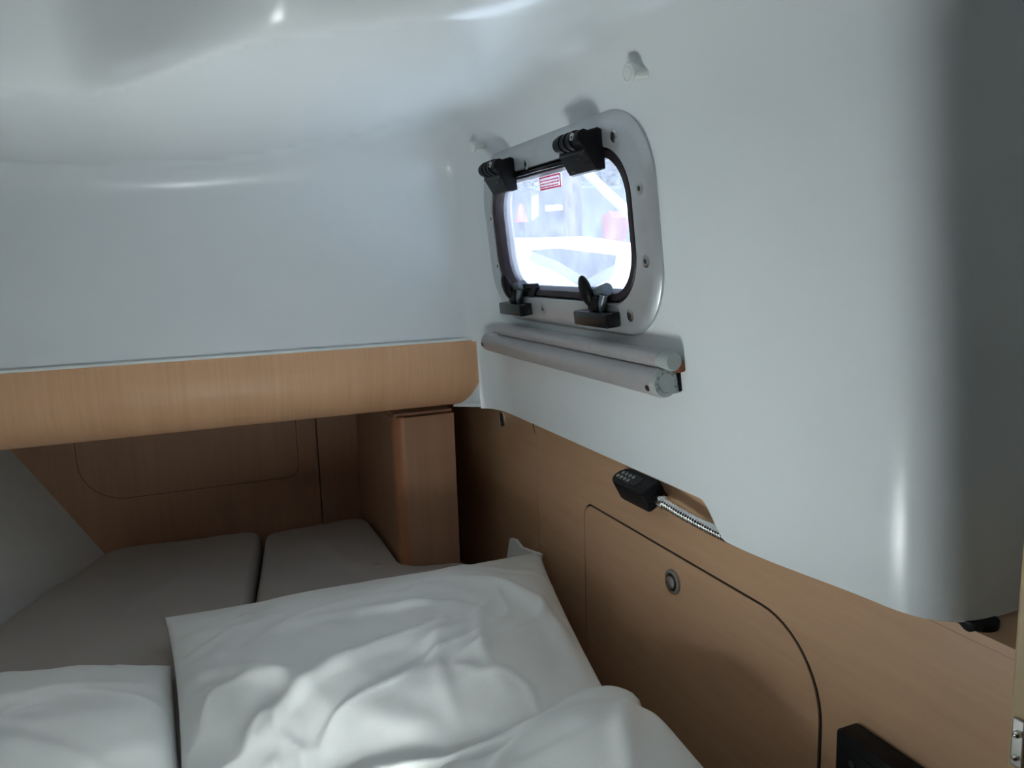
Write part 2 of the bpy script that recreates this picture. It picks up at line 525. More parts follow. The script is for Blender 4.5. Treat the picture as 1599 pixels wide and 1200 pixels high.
# locker in the niche corner
lk = empty('corner_locker', Matrix.Translation((.45, 1.81, -.77)))
tag(lk, 'narrow beech corner locker standing in the niche beside the mattress', 'locker')
def lbox(name, lo, hi, mat, bev=.001):
    o = Vector((.45, 1.81, -.77))
    v, f = box_g(Vector(lo) - o, Vector(hi) - o, bev, 2); return mk(name, v, f, mat, lk)
LX0, LX1, LY0 = .381, .514, 1.60
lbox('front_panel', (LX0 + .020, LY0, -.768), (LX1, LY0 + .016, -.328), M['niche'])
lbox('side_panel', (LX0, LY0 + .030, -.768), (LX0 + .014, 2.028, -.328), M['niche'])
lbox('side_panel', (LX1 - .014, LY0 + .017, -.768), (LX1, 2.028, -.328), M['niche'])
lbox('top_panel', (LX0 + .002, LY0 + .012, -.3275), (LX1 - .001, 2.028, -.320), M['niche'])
pp = [(LX0 + .0205, LY0)]
for k in range(9):
    a = math.pi / 2 * k / 8
    pp.append((LX0 + .0205 - .0205 * math.sin(a), LY0 + .030 - .030 * math.cos(a)))
pp += [(LX0 + .0205, LY0 + .03)]
v, f = plate(pp, [], -.768, -.327)
v = [(p[0] - .45, p[1] - 1.81, p[2] + .77) for p in v]
mk('corner_post', v, f, M['post'], lk, True, 40)

# ------------------------------------------------------------------ wooden side panelling on the right
wr = empty('wall_panelling', Matrix.Translation((X_WOOD, 1.0, -.8)))
tag(wr, 'beech veneer side panelling below the white wall', 'wall', kind='structure')
yz = lambda a, b, c: (-c, a - 1.0, b + .8)         # 2D (Y, z) -> local; c = proud of the wood plane
KW = X_WOOD / .65
Y_SEAM = 1.466 * KW
rect = lambda y0, y1, z0, z1: [(y0, z0), (y1, z0), (y1, z1), (y0, z1)]
v, f = plate(rect(Y_SEAM + .0007, 2.028, -1.44, -.262), [], -.016, 0, yz); mk('panel', v, f, M['panel'], wr)
DY0, DY1, DZ1, DZ0 = .652 * KW, 1.255 * KW, -.4495 * KW, -1.02
dc = ((DY0 + DY1) / 2, (DZ0 + DZ1) / 2)
dw, dh = DY1 - DY0, DZ1 - DZ0
hole = rr(dw, dh, (.03, .105, .105, .03), 12, *dc)       # +Y is the far side
v, f = plate([(-.69, -1.44), (Y_SEAM - .0007, -1.44), (Y_SEAM - .0007, -.262), (.50, -.262), (.50, -.349), (-.69, -.349)], [hole], -.016, 0, yz); mk('panel', v, f, M['panel'], wr)
door = rr(dw - .0090, dh - .0080, (.027, .101, .101, .027), 12, dc[0] + .0015, dc[1])
v, f = plate(door, [], -.016, -.0002, yz)
dr = mk('door', v, f, M['panel'], wr)
v, f = plate(hole, [door], -.016, -.0022, yz); mk('door_gap_shade', v, f, M['gap'], wr)  # black ring in the door gap, paints in its deep shade
v, f = box_g((.017, -.52, -.65), (.25, 1.06, .535)); mk('backing', v, f, M['gap'], wr)
v, f = box_g((.0005, -1.69, .4505), (.25, -.501, .4605)); mk('shelf', v, f, M['panel'], wr)
v, f = box_g((.017, -1.69, -.65), (.25, -.521, .449)); mk('backing', v, f, M['gap'], wr)
v, f = plate([(.586, .53), (.586, 2.05), (.92, 2.05), (.92, -.69), (.806, -.69), (.806, .53)], [], -.262, -.250)  # unseen board, added to keep sun from leaking behind the liner
tag(mk('sun_block', v, f, M['hull']), 'unseen added board blocking stray sun behind the white wall above the panelling', 'trim', kind='structure')
# small crack mark at the top of the seam
v, f = tube_g([(-.0005, float(p[1]) - 1.0, float(p[2]) + .8) for p in (PX(827, 652, X_WOOD), PX(832, 660, X_WOOD), PX(836, 678, X_WOOD))], [.0016, .0011, .0004], 6)
mk('scratch', v, f, M['gap'], wr)

def push_latch(p, label, out=0.010, r=.0155):
    o = empty('push_latch', Matrix.Translation(tuple(p)))
    tag(o, label, 'latch', 'round push latches')
    v, f = lathe_g([(r, 0), (r, .0015), (r * .96, .003), (r * .72, .0035), (r * .66, .001), (r * .66, 0)], axis=(-1, 0, 0), n=36)
    mk('rosette', v, f, M['nickel'], o, True, 40)
    v, f = lathe_g([(r * .55, 0), (r * .55, out * .55), (r * .45, out * .65), (.0001, out * .66)], axis=(-1, 0, 0), n=28, cap=False)
    mk('button', v, f, M['nickel'], o, True, 40)
    return o
push_latch(PX(1051, 909, X_WOOD), 'round nickel push-button latch on the panel door under the reading lamp', .010, .0185)
push_latch(PX(785, 655, X_WOOD), 'small round dark push latch on the panelling near the niche corner', .006, .0155)

# light post and catch at the right frame edge
pz = PX(1590, 800, X_WOOD)
yp = float(PX(1588, 950, X_WOOD - .018)[1])
v, f = box_g((X_WOOD - .018, .30, -1.44), (X_WOOD + .03, yp, -.22), .003, 2)
tag(mk('trim_3', v, f, M['post_light']), 'pale wooden door post at the right edge', 'trim', kind='structure')
cp = PX(1581, 1140, X_WOOD - .020)
ct = empty('door_catch', Matrix.Translation((X_WOOD - .018, cp[1] - .006, cp[2])))
tag(ct, 'small shiny metal catch on the pale post', 'catch')
v, f = box_g((-.003, -.004, -.030), (0, .006, .012), .001, 2); mk('plate', v, f, M['nickel'], ct)
v, f = lathe_g([(.0032, 0), (.0032, .006), (.0018, .008), (.0001, .0085)], axis=(-1, 0, 0), n=16); mk('pin', v, f, M['chrome'], ct, True)
v, f = lathe_g([(.0028, 0), (.0028, .005), (.0001, .007)], (0, .001, -.022), axis=(-1, 0, 0), n=16); mk('pin', v, f, M['chrome'], ct, True)

# black box on the panelling
bx = PX(1338, 1127, X_WOOD - .001)
b0 = PX(1305, 1137, X_WOOD - .030)
bo = empty('wall_socket', Matrix.Translation((X_WOOD, bx[1] - .06, bx[2] - .03)))
tag(bo, 'black plastic box mounted low on the panelling beside the door', 'socket box')
v, f = box_g((-.030, -.115, -.052), (-.0005, .060, .030), .003, 2); mk('housing', v, f, M['black'], bo, True, 40)
v, f = box_g((-.0315, -.105, -.043), (-.0295, .046, .018), .0008, 1); mk('front_plate', v, f, M['black'], bo)
v, f = lathe_g([(.0035, 0), (.0035, .001), (.0015, .001), (.0012, .0002)], (-.0313, .036, .004), axis=(-1, 0, 0), n=16); mk('screw', v, f, M['socket'], bo)

# black rubber bumper under the liner end
kp = PY(1534, 955, Y_END + .004)
v, f = lathe_g([(.0165, 0), (.0165, .006), (.0145, .010), (.008, .012), (.0001, .0125)], (0, 0, 0), (0, 0, -1), 28)
bmp = mk('rubber_bumper', v, f, M['black'], smooth=True, angle=40)
bmp.location = (float(kp[0]) - .004, float(kp[1]), -.333)
tag(bmp, 'black rubber bumper under the rounded end of the white wall', 'bumper')

# ------------------------------------------------------------------ frames on the leaning wall
UX = Vector((0, -1, 0)); VX = Vector((-.1, 0, 1)).normalized(); WX = UX.cross(VX)   # right, up, into the room
if WX.x > 0: WX = -WX
def wall_matrix(Y, z, off=0.0):
    o = Vector((.55 - .1 * z, Y, z)) + WX * off
    return Matrix(((UX.x, VX.x, WX.x, o.x), (UX.y, VX.y, WX.y, o.y), (UX.z, VX.z, WX.z, o.z), (0, 0, 0, 1)))

# ------------------------------------------------------------------ porthole window
win = empty('window_1', wall_matrix(WIN_Y, WIN_Z))
tag(win, 'rounded opening porthole with silver frame and black hinges in the white wall', 'window', kind='structure')
OW, OH, OR = .585, .300, .098
IW, IH, IR = .492, .211, .072
def ring(w_, h_, r_, z_): return [(p[0], p[1], z_) for p in rr(w_, h_, r_, 14)]
rings = [ring(OW, OH, OR, -.001), ring(OW, OH, OR, .0035), ring(OW - .006, OH - .006, OR - .003, .0060), ring(OW - .022, OH - .022, OR - .011, .0095),
         ring(OW - .030, OH - .030, OR - .015, .0105), ring(IW + .004, IH + .004, IR + .002, .0110), ring(IW, IH, IR, .0095), ring(IW, IH, IR, -.030), ring(IW + .03, IH + .03, IR + .015, -.030), ring(IW + .03, IH + .03, IR + .015, -.001), ring(OW, OH, OR, -.001)]
v, f = loft(rings, False, False)
mk('frame', v, f, M['alu'], win, True, 30)
rings = [ring(IW - .001, IH - .001, IR, .004), ring(IW - .010, IH - .010, IR - .005, .0095), ring(IW - .030, IH - .026, IR - .012, .0085), ring(IW - .036, IH - .032, IR - .015, .002), ring(IW - .036, IH - .032, IR - .015, -.020), ring(IW - .001, IH - .001, IR, -.020)]
v, f = loft(rings + [rings[0]], False, False)
mk('gasket', v, f, M['rubber'], win, True, 40)
v, f = plate(rr(IW - .034, IH - .030, IR - .014, 14), [], -.012, -.006)
pane = mk('pane', v, f, M['pane'], win)
# warning label on the pane
def film(name, col, tr):
    m, N, L, b = nmat(name)
    b.inputs['Base Color'].default_value = (*col, 1); b.inputs['Roughness'].default_value = .6
    t = N.new('ShaderNodeBsdfTransparent'); t.inputs[0].default_value = (*[min(c * 1.1, 1) for c in col], 1)
    mx = N.new('ShaderNodeMixShader'); mx.inputs[0].default_value = tr
    L.new(b.outputs[0], mx.inputs[1]); L.new(t.outputs[0], mx.inputs[2]); L.new(mx.outputs[0], N['Material Output'].inputs[0])
    return m
M['sticker'] = film('clear_label_film', (.90, .84, .86), .8)
M['stickred'] = film('red_label_print', (.85, .10, .16), .55)
stk = None
sp = PW(858, 285, -.004); su, sv = -(sp[1] - WIN_Y), (sp[2] - WIN_Z) * vlen
v, f = plate(rr(.078, .022, .002, 3, su, sv), [], -.0055, -.0050); stk = mk('sticker', v, f, M['sticker'], win)
mb = MB(); mb.add(*plate(rr(.076, .020, .002, 3, su, sv), [rr(.072, .016, .001, 3, su, sv)], -.0050, -.0046))
random.seed(4)
for r_ in range(3):
    x = -.033
    while x < .030:
        l = random.uniform(.003, .008)
        mb.add(*plate(rect(su + x, su + min(x + l, .033), sv + .0035 - .0045 * r_ - .0009, sv + .0035 - .0045 * r_ + .0009), [], -.0050, -.0046)); x += l + .0022
mb.build('sticker_print', M['stickred'], stk)
# screws
scr = None
for sx, sy in ((822, 256), (959, 211), (999, 293), (1009, 407), (985, 492), (849, 482), (768, 341), (778, 415)):
    p = PW(sx, sy, .010)
    u_, v_ = -(p[1] - WIN_Y), (p[2] - WIN_Z) * vlen
    if scr is None:
        mb = MB(); mb.add(*lathe_g([(.0066, 0), (.0066, .0008), (.0045, .0016), (.0026, .0016), (.0024, .0004), (.0001, .0004)], n=20))
        scr = mb.build('screw', M['steel'], win, True, 35); o = scr
        v, f = lathe_g([(.0027, 0), (.0027, .0008), (.0001, .0008)], (0, 0, .0006), n=6); sk = mk('socket', v, f, M['socket'], scr)
    else:
        o = copy_tree(scr, win)
    o.location = (u_, v_, .0100); o.scale = (1.3, 1.3, 1.1)
# hinges
def hinge():
    h = empty('hinge', None, win)
    prof = [(.030, 0), (.033, .006), (.030, .022)]
    for k in range(9):
        a = math.radians(55 - k * 20); prof.append((.019 + .0135 * math.sin(a + .5), .026 + .0135 * math.cos(a + .5)))
    prof += [(.001, .030), (-.030, .016), (-.032, .010), (-.030, 0)]
    rings = [[(x, p[0] * s + .001 * 0, p[1] * s) for p in prof] for x, s in ((-.038, .94), (-.0365, 1), (.0365, 1), (.038, .94))]
    v, f = loft(rings); bd = mk('body', v, f, M['black'], h, True, 30)
    mb = MB()
    for x in (-.020, -.004, .012):
        mb.add(*tube_g([(x - .005, .019, .027), (x + .005, .019, .027)], .0150, 24))
    mb.build('knuckle', M['black'], h, True, 40)
    v, f = lathe_g([(.0058, 0), (.0058, .0016), (.0040, .0016), (.0036, .0004), (.0001, .0004)], (.022, .0235, .0380), (0, .25, 1), 20)
    mk('bolt', v, f, M['nickel'], h, True, 40)
    v, f = box_g((-.037, -.002, .0292), (.037, .0005, .0302)); mk('slot', v, f, M['blackgloss'], h)
    for x, y in ((.012, -.010), (.026, -.004), (.026, -.018), (-.018, -.026)):
        zz = .030 + (y - .001) * (.014 / .031)
        v, f = box_g((x - .006, y - .0012, zz - .001), (x + .006, y + .0012, zz + .0012)); mk('notch', v, f, M['blackgloss'], h)
    return h
h1 = hinge(); h1.location = (.149, .1020, .010); h1.scale = (1.02, .86, .95)
h2 = copy_tree(h1, win); h2.location = (-.152, .1020, .010)
v, f = tube_g([(-.12, .0985, .0125), (.11, .0985, .0125)], .0030, 10); mk('hinge_bar', v, f, M['blackgloss'], win, True)
# latches
def latch(mirror):
    l = empty('latch', None, win)
    v, f = box_g((-.044, -.0105, 0), (.044, .0105, .024), .0028, 3); b = mk('base', v, f, M['blackgloss'], l, True, 40)
    v, f = box_g((-.014, .0108, .003), (.012, .032, .017), .003, 2); mk('post', v, f, M['black'], l, True, 40)
    bm = bmesh.new(); bmesh.ops.create_uvsphere(bm, u_segments=20, v_segments=12, radius=1)
    vv = []
    for q in bm.verts:
        c = q.co; vv.append((-.011 + c.x * .0120 - .0022 * c.z, .040 + c.z * .0225, .018 + c.y * .0080 + c.z * .003))
    ff = [[q.index for q in fc.verts] for fc in bm.faces]; bm.free()
    mk('paddle', vv, ff, M['black'], l, True)
    v, f = tube_g([(-.008, .035, .004), (.020, .041, .002)], [.0085, .0090], 18); mk('pivot', v, f, M['clearbracket'], l, True, 40)
    v, f = tube_g([(.008, .012, .009), (.017, .034, .006)], .0060, 12); mk('arm', v, f, M['clearbracket'], l, True, 40)
    x0 = -.062 if not mirror else .012
    v, f = plate([(x0, .022), (x0 + .048, .022), (x0 + .048, .042), (x0 + .018, .042)] if not mirror else [(x0, .022), (x0 + .044, .022), (x0 + .056, .036), (x0 + .052, .044), (x0, .042)], [rr(.018, .004, .0018, 4, x0 + .030, .034), rr(.018, .004, .0018, 4, x0 + .028, .027)], -.006, .002)
    mk('bracket', v, f, M['black'], l)
    return l
l1 = latch(False); l1.location = (.142, -.126, .010); l1.scale = (1.12, 1.0, 1.0)
l2 = latch(True); l2.location = (-.158, -.126, .010); l2.scale = (1.12, 1.0, 1.0)

# ------------------------------------------------------------------ coat hooks
def hook(px, py, label):
    r = ray(px, py); ts = np.linspace(.3, 2, 6000); P = (r / np.linalg.norm(r))[None] * ts[:, None]
    p = P[np.argmax(shell(P) > 0)]                       # where the knob's foot meets the curved wall
    m = wall_matrix(p[1], p[2]); m.translation = Vector(p)
    o = empty('coat_hook', m)
    tag(o, label, 'hook', 'white knob hooks on the wall')
    v, f = lathe_g([(.0068, -.001), (.0068, .0015), (.0062, .004), (.0062, .013), (.0080, .018), (.0105, .0205)], n=28); mk('stem', v, f, M['white_plastic'], o, True, 40)
    v, f = lathe_g([(.0108, .0200), (.0120, .0212), (.0120, .0236), (.0110, .0246), (.0088, .0248), (.0085, .0240), (.0079, .0240), (.0076, .0248), (.0001, .0250)], n=32); mk('knob', v, f, M['white_plastic'], o, True, 30)
    return o
hook(1008, 113, 'white knob hook high on the wall above the right side of the porthole')
hook(756, 227, 'white knob hook beside the ceiling corner left of the porthole')

# ------------------------------------------------------------------ roller blind below the window
zl = -.161
t0 = PW(764, 531, .024); t1 = PW(1037, 597, .024)
bl = empty('roller_blind', wall_matrix((t0[1] + t1[1]) / 2, (t0[2] + t1[2]) / 2))
tag(bl, 'silver roller blind of two stacked tubes mounted under the porthole', 'blind')
HL = (t0[1] - t1[1]) / 2
R1 = .0185
v, f = lathe_g([(R1 * .90, -HL), (R1, -HL + .003), (R1, HL - .020)], (0, 0, .024), (1, 0, 0), 36); mk('roller_tube', v, f, M['tube'], bl, True, 40)
cb = lathe_g([(R1 * 1.01, HL - .0205), (R1 * 1.03, HL - .019), (R1 * 1.03, HL - .001), (R1 * .98, HL + .001)], (0, 0, .024), (1, 0, 0), 36)
mk('end_collar', *cb, M['tube'], bl, True, 40)
cap = MB(); cap.add(*lathe_g([(R1 * .97, HL), (R1 * .97, HL + .003), (R1 * .90, HL + .0042), (R1 * .66, HL + .0042), (R1 * .62, HL + .0036), (.0001, HL + .0036)], (0, 0, .024), (1, 0, 0), 40))
ec = cap.build('end_cap', M['greyplastic'], bl, True, 30)
txt = MB()
def letter(ch):
    Lt = {'O': [(0, 0, 0, 1), (0, 1, .7, 1), (.7, 1, .7, 0), (.7, 0, 0, 0)], 'C': [(.7, 1, 0, 1), (0, 1, 0, 0), (0, 0, .7, 0)],
          'E': [(0, 0, 0, 1), (0, 1, .7, 1), (0, .5, .6, .5), (0, 0, .7, 0)], 'A': [(0, 0, .35, 1), (.35, 1, .7, 0), (.15, .4, .55, .4)],
          'N': [(0, 0, 0, 1), (0, 1, .7, 0), (.7, 0, .7, 1)], 'I': [(.35, 0, .35, 1)], 'R': [(0, 0, 0, 1), (0, 1, .6, 1), (.6, 1, .6, .5), (.6, .5, 0, .5), (.3, .5, .7, 0)]}
    return Lt[ch]
for i, ch in enumerate('OCEANAIR'):
    a0 = math.radians(205 - 33 * i); rc = R1 * .76; sc = .0038
    cx_, cy_ = rc * math.cos(a0), rc * math.sin(a0)
    ex = (math.sin(a0), -math.cos(a0)); ey = (math.cos(a0), math.sin(a0))
    for (xa, ya, xb2, yb2) in letter(ch):
        pts = []
        for (x, y) in ((xa, ya), (xb2, yb2)):
            lx, ly = (x - .35) * sc, (y - .5) * sc
            # local plane of the cap: -w is to the right seen from the end, v is up
            h_ = cx_ + lx * ex[0] + ly * ey[0]; g_ = cy_ + lx * ex[1] + ly * ey[1]
            pts.append((HL + .0043, g_, .024 - h_))
        txt.add(*tube_g(pts, .00042, 5))
txt.build('lettering', M['greydark'], ec)
v, f = plate([(-.016, 0), (.0175, 0), (.0175, .020), (.012, .034), (-.010, .030), (-.016, .020)], [], HL - .016, HL + .0005, lambda a, b, c: (c, a, b))
mk('wall_bracket', v, f, M['greyplastic'], bl)
v, f = plate([(-.016, 0), (.0175, 0), (.0175, .020), (.012, .034), (-.010, .030), (-.016, .020)], [], -HL + .004, -HL + .016, lambda a, b, c: (c, a, b))
mk('wall_bracket', v, f, M['greyplastic'], bl)
v, f = plate(rect(-.014, .016, 0, .004), [], HL - .012, HL + .0025, lambda a, b, c: (c, a, b)); mk('back_plate', v, f, M['black'], bl)
v, f = lathe_g([(.0042, 0), (.0042, .0012), (.0022, .0012), (.0020, .0004), (.0001, .0004)], (HL - .010, -.004, .024 + R1 * .985), (0, -.25, 1), 18); mk('screw', v, f, M['socket'], bl, True, 30)
v, f = lathe_g([(.0042, 0), (.0042, .0015), (.0001, .0015)], (-HL + .008, -.002, .024 + R1 * .95), (0, -.1, 1), 18); mk('screw', v, f, M['socket'], bl, True, 30)
# bottom bar resting above the roller
q0 = PW(780, 511, .018); q1 = PW(1052, 565, .018)
u0 = (t0[1] + t1[1]) / 2 - q0[1]; u1 = (t0[1] + t1[1]) / 2 - q1[1]
vz = ((q0[2] + q1[2]) / 2 - (t0[2] + t1[2]) / 2) * vlen
R2 = .0125
v, f = lathe_g([(R2 * .85, u0), (R2, u0 + .003), (R2, u1 - .024), (R2 * .96, u1 - .0235)], (0, vz, .017), (1, 0, 0), 30); mk('bottom_bar', v, f, M['tube'], bl, True, 40)
v, f = lathe_g([(R2 * .97, u1 - .0225), (R2 * .99, u1 - .020), (R2 * .99, u1 - .003), (R2 * .85, u1), (.0001, u1)], (0, vz, .017), (1, 0, 0), 30); mk('bar_end', v, f, M['greyplastic'], bl, True, 40)
v, f = box_g((u1 - .016, vz - .016, .001), (u1 - .002, vz - .002, .010), .001, 1); mk('rusty_clip', v, f, M['brown'], bl)
v, f = plate([(-.004, 0), (.030, .004), (.030, .007), (-.002, .004)], [], .034, .0348, lambda a, b, c: (HL - .085 + a, .006 + b, c)); mk('fabric_edge', v, f, M['white_plastic'], bl)

# ------------------------------------------------------------------ reading lamp
hd0 = PX(972, 752, .600); hd1 = PX(1020, 776, .592)
lamp = empty('reading_lamp', Matrix.Translation(tuple((hd0 + hd1) / 2)))
tag(lamp, 'black reading lamp on a chrome gooseneck tucked behind the white wall edge', 'lamp')
lc = Vector((hd0 + hd1) / 2)
ax = Vector(PX(1030, 779, .600) - PX(962, 747, .604)).normalized()
upv = Vector((-.45, .10, .88)); upv = (upv - ax * upv.dot(ax)).normalized(); sdv = ax.cross(upv)
if sdv.x > 0: sdv = -sdv
def lt(a, b, c): return ax * a + sdv * b + upv * c
# head: rounded nose (far end), square heel
hl, hw_, hh_ = .052, .0185, .0165
nose = []
for k in range(13):
    a = math.pi / 2 + math.pi * k / 12
    nose.append((-hl + .024 + .024 * math.cos(a), hw_ * math.sin(a)))
outl = [(hl - .003, -hw_), (hl, -hw_ + .004), (hl, hw_ - .004), (hl - .003, hw_)] + nose
sc_ = lambda s, c: [tuple(lt(p[0] * s, p[1] * s, c)) for p in outl]
v, f = loft([sc_(.94, -hh_), sc_(1, -hh_ + .003), sc_(1, hh_ - .003), sc_(.95, hh_)])
mk('head', v, f, M['black'], lamp, True, 35)
v, f = plate([(p[0] * .62 - .012, p[1] * .55) for p in outl], [], hh_ - .0005, hh_ + .0006, lt); lens = mk('lens_plate', v, f, M['blackgloss'], lamp)
for i in range(4):
    for j in (-1, 1):
        if i == 0 and j == 1 and False: continue
        v, f = lathe_g([(.0030, 0), (.0030, .0012), (.0017, .0018), (.0014, .0006), (.0001, .0006)], tuple(lt(-.034 + i * .0105 + (.0 if j < 0 else -.003), j * .0042, hh_ + .0006)), tuple(upv), 12)
        mk('led', v, f, M['led'], lamp, True, 40)
c0 = lt(hl - .001, 0, -.003); c1 = c0 + ax * .025
v, f = tube_g([c0, c0 + ax * .001, c1 - ax * .001, c1], [.0100, .0106, .0098, .0086], 20); mk('collar', v, f, M['chrome'], lamp, True, 40)
ptsw = [lc + c1, Vector(PX(1065, 802, .598)), Vector(PX(1102, 822, .602)), Vector(PX(1140, 840, .605)), Vector(PX(1180, 855, .606)), Vector(PX(1225, 872, .606))]
def cr(P, n):
    out = []
    Q = [P[0] * 2 - P[1]] + P + [P[-1] * 2 - P[-2]]
    for i in range(1, len(Q) - 2):
        for k in range(n):
            t = k / n; a, b, c, d = Q[i - 1], Q[i], Q[i + 1], Q[i + 2]
            out.append(.5 * (2 * b + (c - a) * t + (2 * a - 5 * b + 4 * c - d) * t * t + (3 * b - a - 3 * c + d) * t ** 3))
    out.append(P[-1]); return out
path = cr(ptsw, 90)
ln = 0; rad = []
for i, p in enumerate(path):
    if i: ln += (p - path[i - 1]).length
    rad.append(.0069 + .0013 * math.cos(ln / .0050 * 2 * math.pi))
v, f = tube_g([p - lc for p in path], rad, 14); mk('gooseneck', v, f, M['chrome'], lamp, True)

# ------------------------------------------------------------------ berth base and mattresses
Z_M = -.652
v, f = box_g((-1.15, .28, -1.449), (.598, 2.028, -.772), .004, 1)
bs = mk('berth_base', v, f, M['panel']); tag(bs, 'wooden berth platform carrying the mattresses', 'bed base')

def resample(poly, step=.02, rad=.05):
    n = len(poly); out = []
    for i in range(n):
        a, b, c = Vector(poly[i - 1]), Vector(poly[i]), Vector(poly[(i + 1) % n])
        r = min(rad, (a - b).length * .45, (c - b).length * .45)
        p0 = b + (a - b).normalized() * r; p1 = b + (c - b).normalized() * r
        for k in range(7):
            t = k / 6; out.append(p0 * (1 - t) ** 2 + b * 2 * t * (1 - t) + p1 * t * t)
        nx, nr = Vector(poly[(i + 1) % n]), min(rad, (c - b).length * .45)
        d = Vector(poly[(i + 2) % n]); r2 = min(rad, (b - c).length * .45, (d - c).length * .45)
        e = c + (b - c).normalized() * r2; m = max(int((e - p1).length / step), 1)
        for k in range(1, m): out.append(p1 + (e - p1) * k / m)
    return out

def mattress(name, poly, cen, label, seed, fl):
    P = resample(poly); cen = Vector(cen)
    T = .118; R = .035
    rings = []
    stat = [(0.012, -T), (0, -T + .012), (0, -R)]
    for k in range(1, 8):
        a = math.pi / 2 * k / 7; stat.append((R * (1 - math.cos(a)), -R + R * math.sin(a)))
    for ins, dz in stat:
        rings.append([(*(p + (cen - p).normalized() * ins), Z_M + dz) for p in P])
    for s in np.linspace(.06, .985, 34):
        rings.append([(*(p + (cen - p).normalized() * (R + ((cen - p).length - R) * s)), Z_M) for p in P])
    v, f = loft(rings)
    V = np.array(v)
    d = S(Z_M - .03, Z_M, V[:, 2])
    V[:, 2] += d * (.010 * fbm(seed, V[:, 0] * 4 + 9, V[:, 1] * 4 + 9) + folds(V[:, 0], V[:, 1], fl) + .006)
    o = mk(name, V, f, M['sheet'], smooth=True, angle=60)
    return tag(o, label, 'mattress', 'mattress sections in the niche')
ms0 = PZ(410, 842, Z_M); ms1 = PZ(392, 942, Z_M)
xa = lambda y: ms1[0] + (ms0[0] - ms1[0]) * (y - ms1[1]) / (ms0[1] - ms1[1])
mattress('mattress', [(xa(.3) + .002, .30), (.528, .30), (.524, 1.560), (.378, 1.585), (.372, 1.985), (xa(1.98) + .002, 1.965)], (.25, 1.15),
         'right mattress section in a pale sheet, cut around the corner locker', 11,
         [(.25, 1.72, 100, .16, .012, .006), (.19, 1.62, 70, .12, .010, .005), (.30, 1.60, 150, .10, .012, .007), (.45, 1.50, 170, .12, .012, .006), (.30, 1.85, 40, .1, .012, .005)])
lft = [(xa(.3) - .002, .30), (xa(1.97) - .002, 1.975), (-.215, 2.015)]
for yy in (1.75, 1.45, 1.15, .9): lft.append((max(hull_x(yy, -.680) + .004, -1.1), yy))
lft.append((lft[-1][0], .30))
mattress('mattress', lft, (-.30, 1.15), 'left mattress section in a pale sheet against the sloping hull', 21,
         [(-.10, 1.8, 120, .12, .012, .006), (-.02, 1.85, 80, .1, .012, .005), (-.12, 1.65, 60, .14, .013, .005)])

# ------------------------------------------------------------------ pillows
def pillow(name, corners, up, thick, label, seed, fl, mat, clampz=None, ear=0.0, pull_=.030, nz=.010, ev=.5):
    """corners: P00 (near left), P10 (near right), P11 (far right), P01 (far left)"""
    n = 120
    t = np.linspace(-1, 1, n)
    t = np.sign(t) * (1 - (1 - np.abs(t)) ** 1.25)
    U, Vv = np.meshgrid(t, t, indexing='ij')
    c00, c10, c11, c01 = [np.array(c, float) for c in corners]
    # edges pulled inwards between the corners
    pull = pull_
    uu = U * (1 - pull * (1 - Vv ** 2)); vv2 = Vv * (1 - pull * (1 - U ** 2))
    a = (uu + 1) / 2; b = (vv2 + 1) / 2
    B = ((1 - a) * (1 - b))[..., None] * c00 + (a * (1 - b))[..., None] * c10 + (a * b)[..., None] * c11 + ((1 - a) * b)[..., None] * c01
    up = np.array(up, float); up /= np.linalg.norm(up)
    env = np.clip((1 - U ** 2), 0, 1) ** .50 * np.clip((1 - Vv ** 2), 0, 1) ** ev
    env = env * (1 - .10 * (U ** 2 * Vv ** 2))
    Lx = np.linalg.norm(c10 - c00) / 2; Ly = np.linalg.norm(c01 - c00) / 2
    X_, Y_ = U * Lx, Vv * Ly
    rg = 1 - np.abs(fbm(seed + 20, X_ * 7 + 4 * fbm(seed + 30, X_ * 4 + 5, Y_ * 4 + 5, 2) + 11, Y_ * 9 + 11, 2)) * 2.2
    wr_ = fbm(seed, X_ * 9 + 11, Y_ * 9 + 11, 3) * nz * 1.5 + folds(X_, Y_, fl) + nz * .55 * np.clip(rg, 0, 1) ** 4
    # puckers running in from the seams
    rad_ = np.maximum(np.abs(U), np.abs(Vv))
    puck = .0028 * np.sin(55 * X_ + 3 * fbm(seed + 5, X_ * 6 + 5, Y_ * 6 + 5)) * S(.70, .93, np.abs(Vv)) * S(1.0, .93, np.abs(Vv)) + .0028 * np.sin(60 * Y_ + 3 * fbm(seed + 8, X_ * 6 + 5, Y_ * 6 + 5)) * S(.70, .93, np.abs(U)) * S(1.0, .93, np.abs(U))
    top = B + up * (env * thick * .58 + (wr_ + puck * (nz / .010)) * np.minimum(env * 2.2, 1))[..., None]
    bot = B - up * (env * thick * .42 + .001)[..., None]
    if clampz is not None:
        for arr in (bot, top):
            arr[..., 2] = np.maximum(arr[..., 2], clampz)
        bot[..., 2] = np.minimum(bot[..., 2], top[..., 2] - .0005)
    V = np.concatenate([top.reshape(-1, 3), bot.reshape(-1, 3)])
    f = []
    k = n * n
    for i in range(n - 1):
        for j in range(n - 1):
            q = (i * n + j, (i + 1) * n + j, (i + 1) * n + j + 1, i * n + j + 1)
            f.append(q); f.append(tuple(x + k for x in q[::-1]))
    for j in range(n - 1):
        f.append((j, j + 1, j + 1 + k, j + k)); f.append(((n - 1) * n + j + 1, (n - 1) * n + j, (n - 1) * n + j + k, (n - 1) * n + j + 1 + k))
        f.append(((j + 1) * n, j * n, j * n + k, (j + 1) * n + k)); f.append((j * n + n - 1, (j + 1) * n + n - 1, (j + 1) * n + n - 1 + k, j * n + n - 1 + k))
    o = mk(name, V, f, mat, smooth=True)
    return o

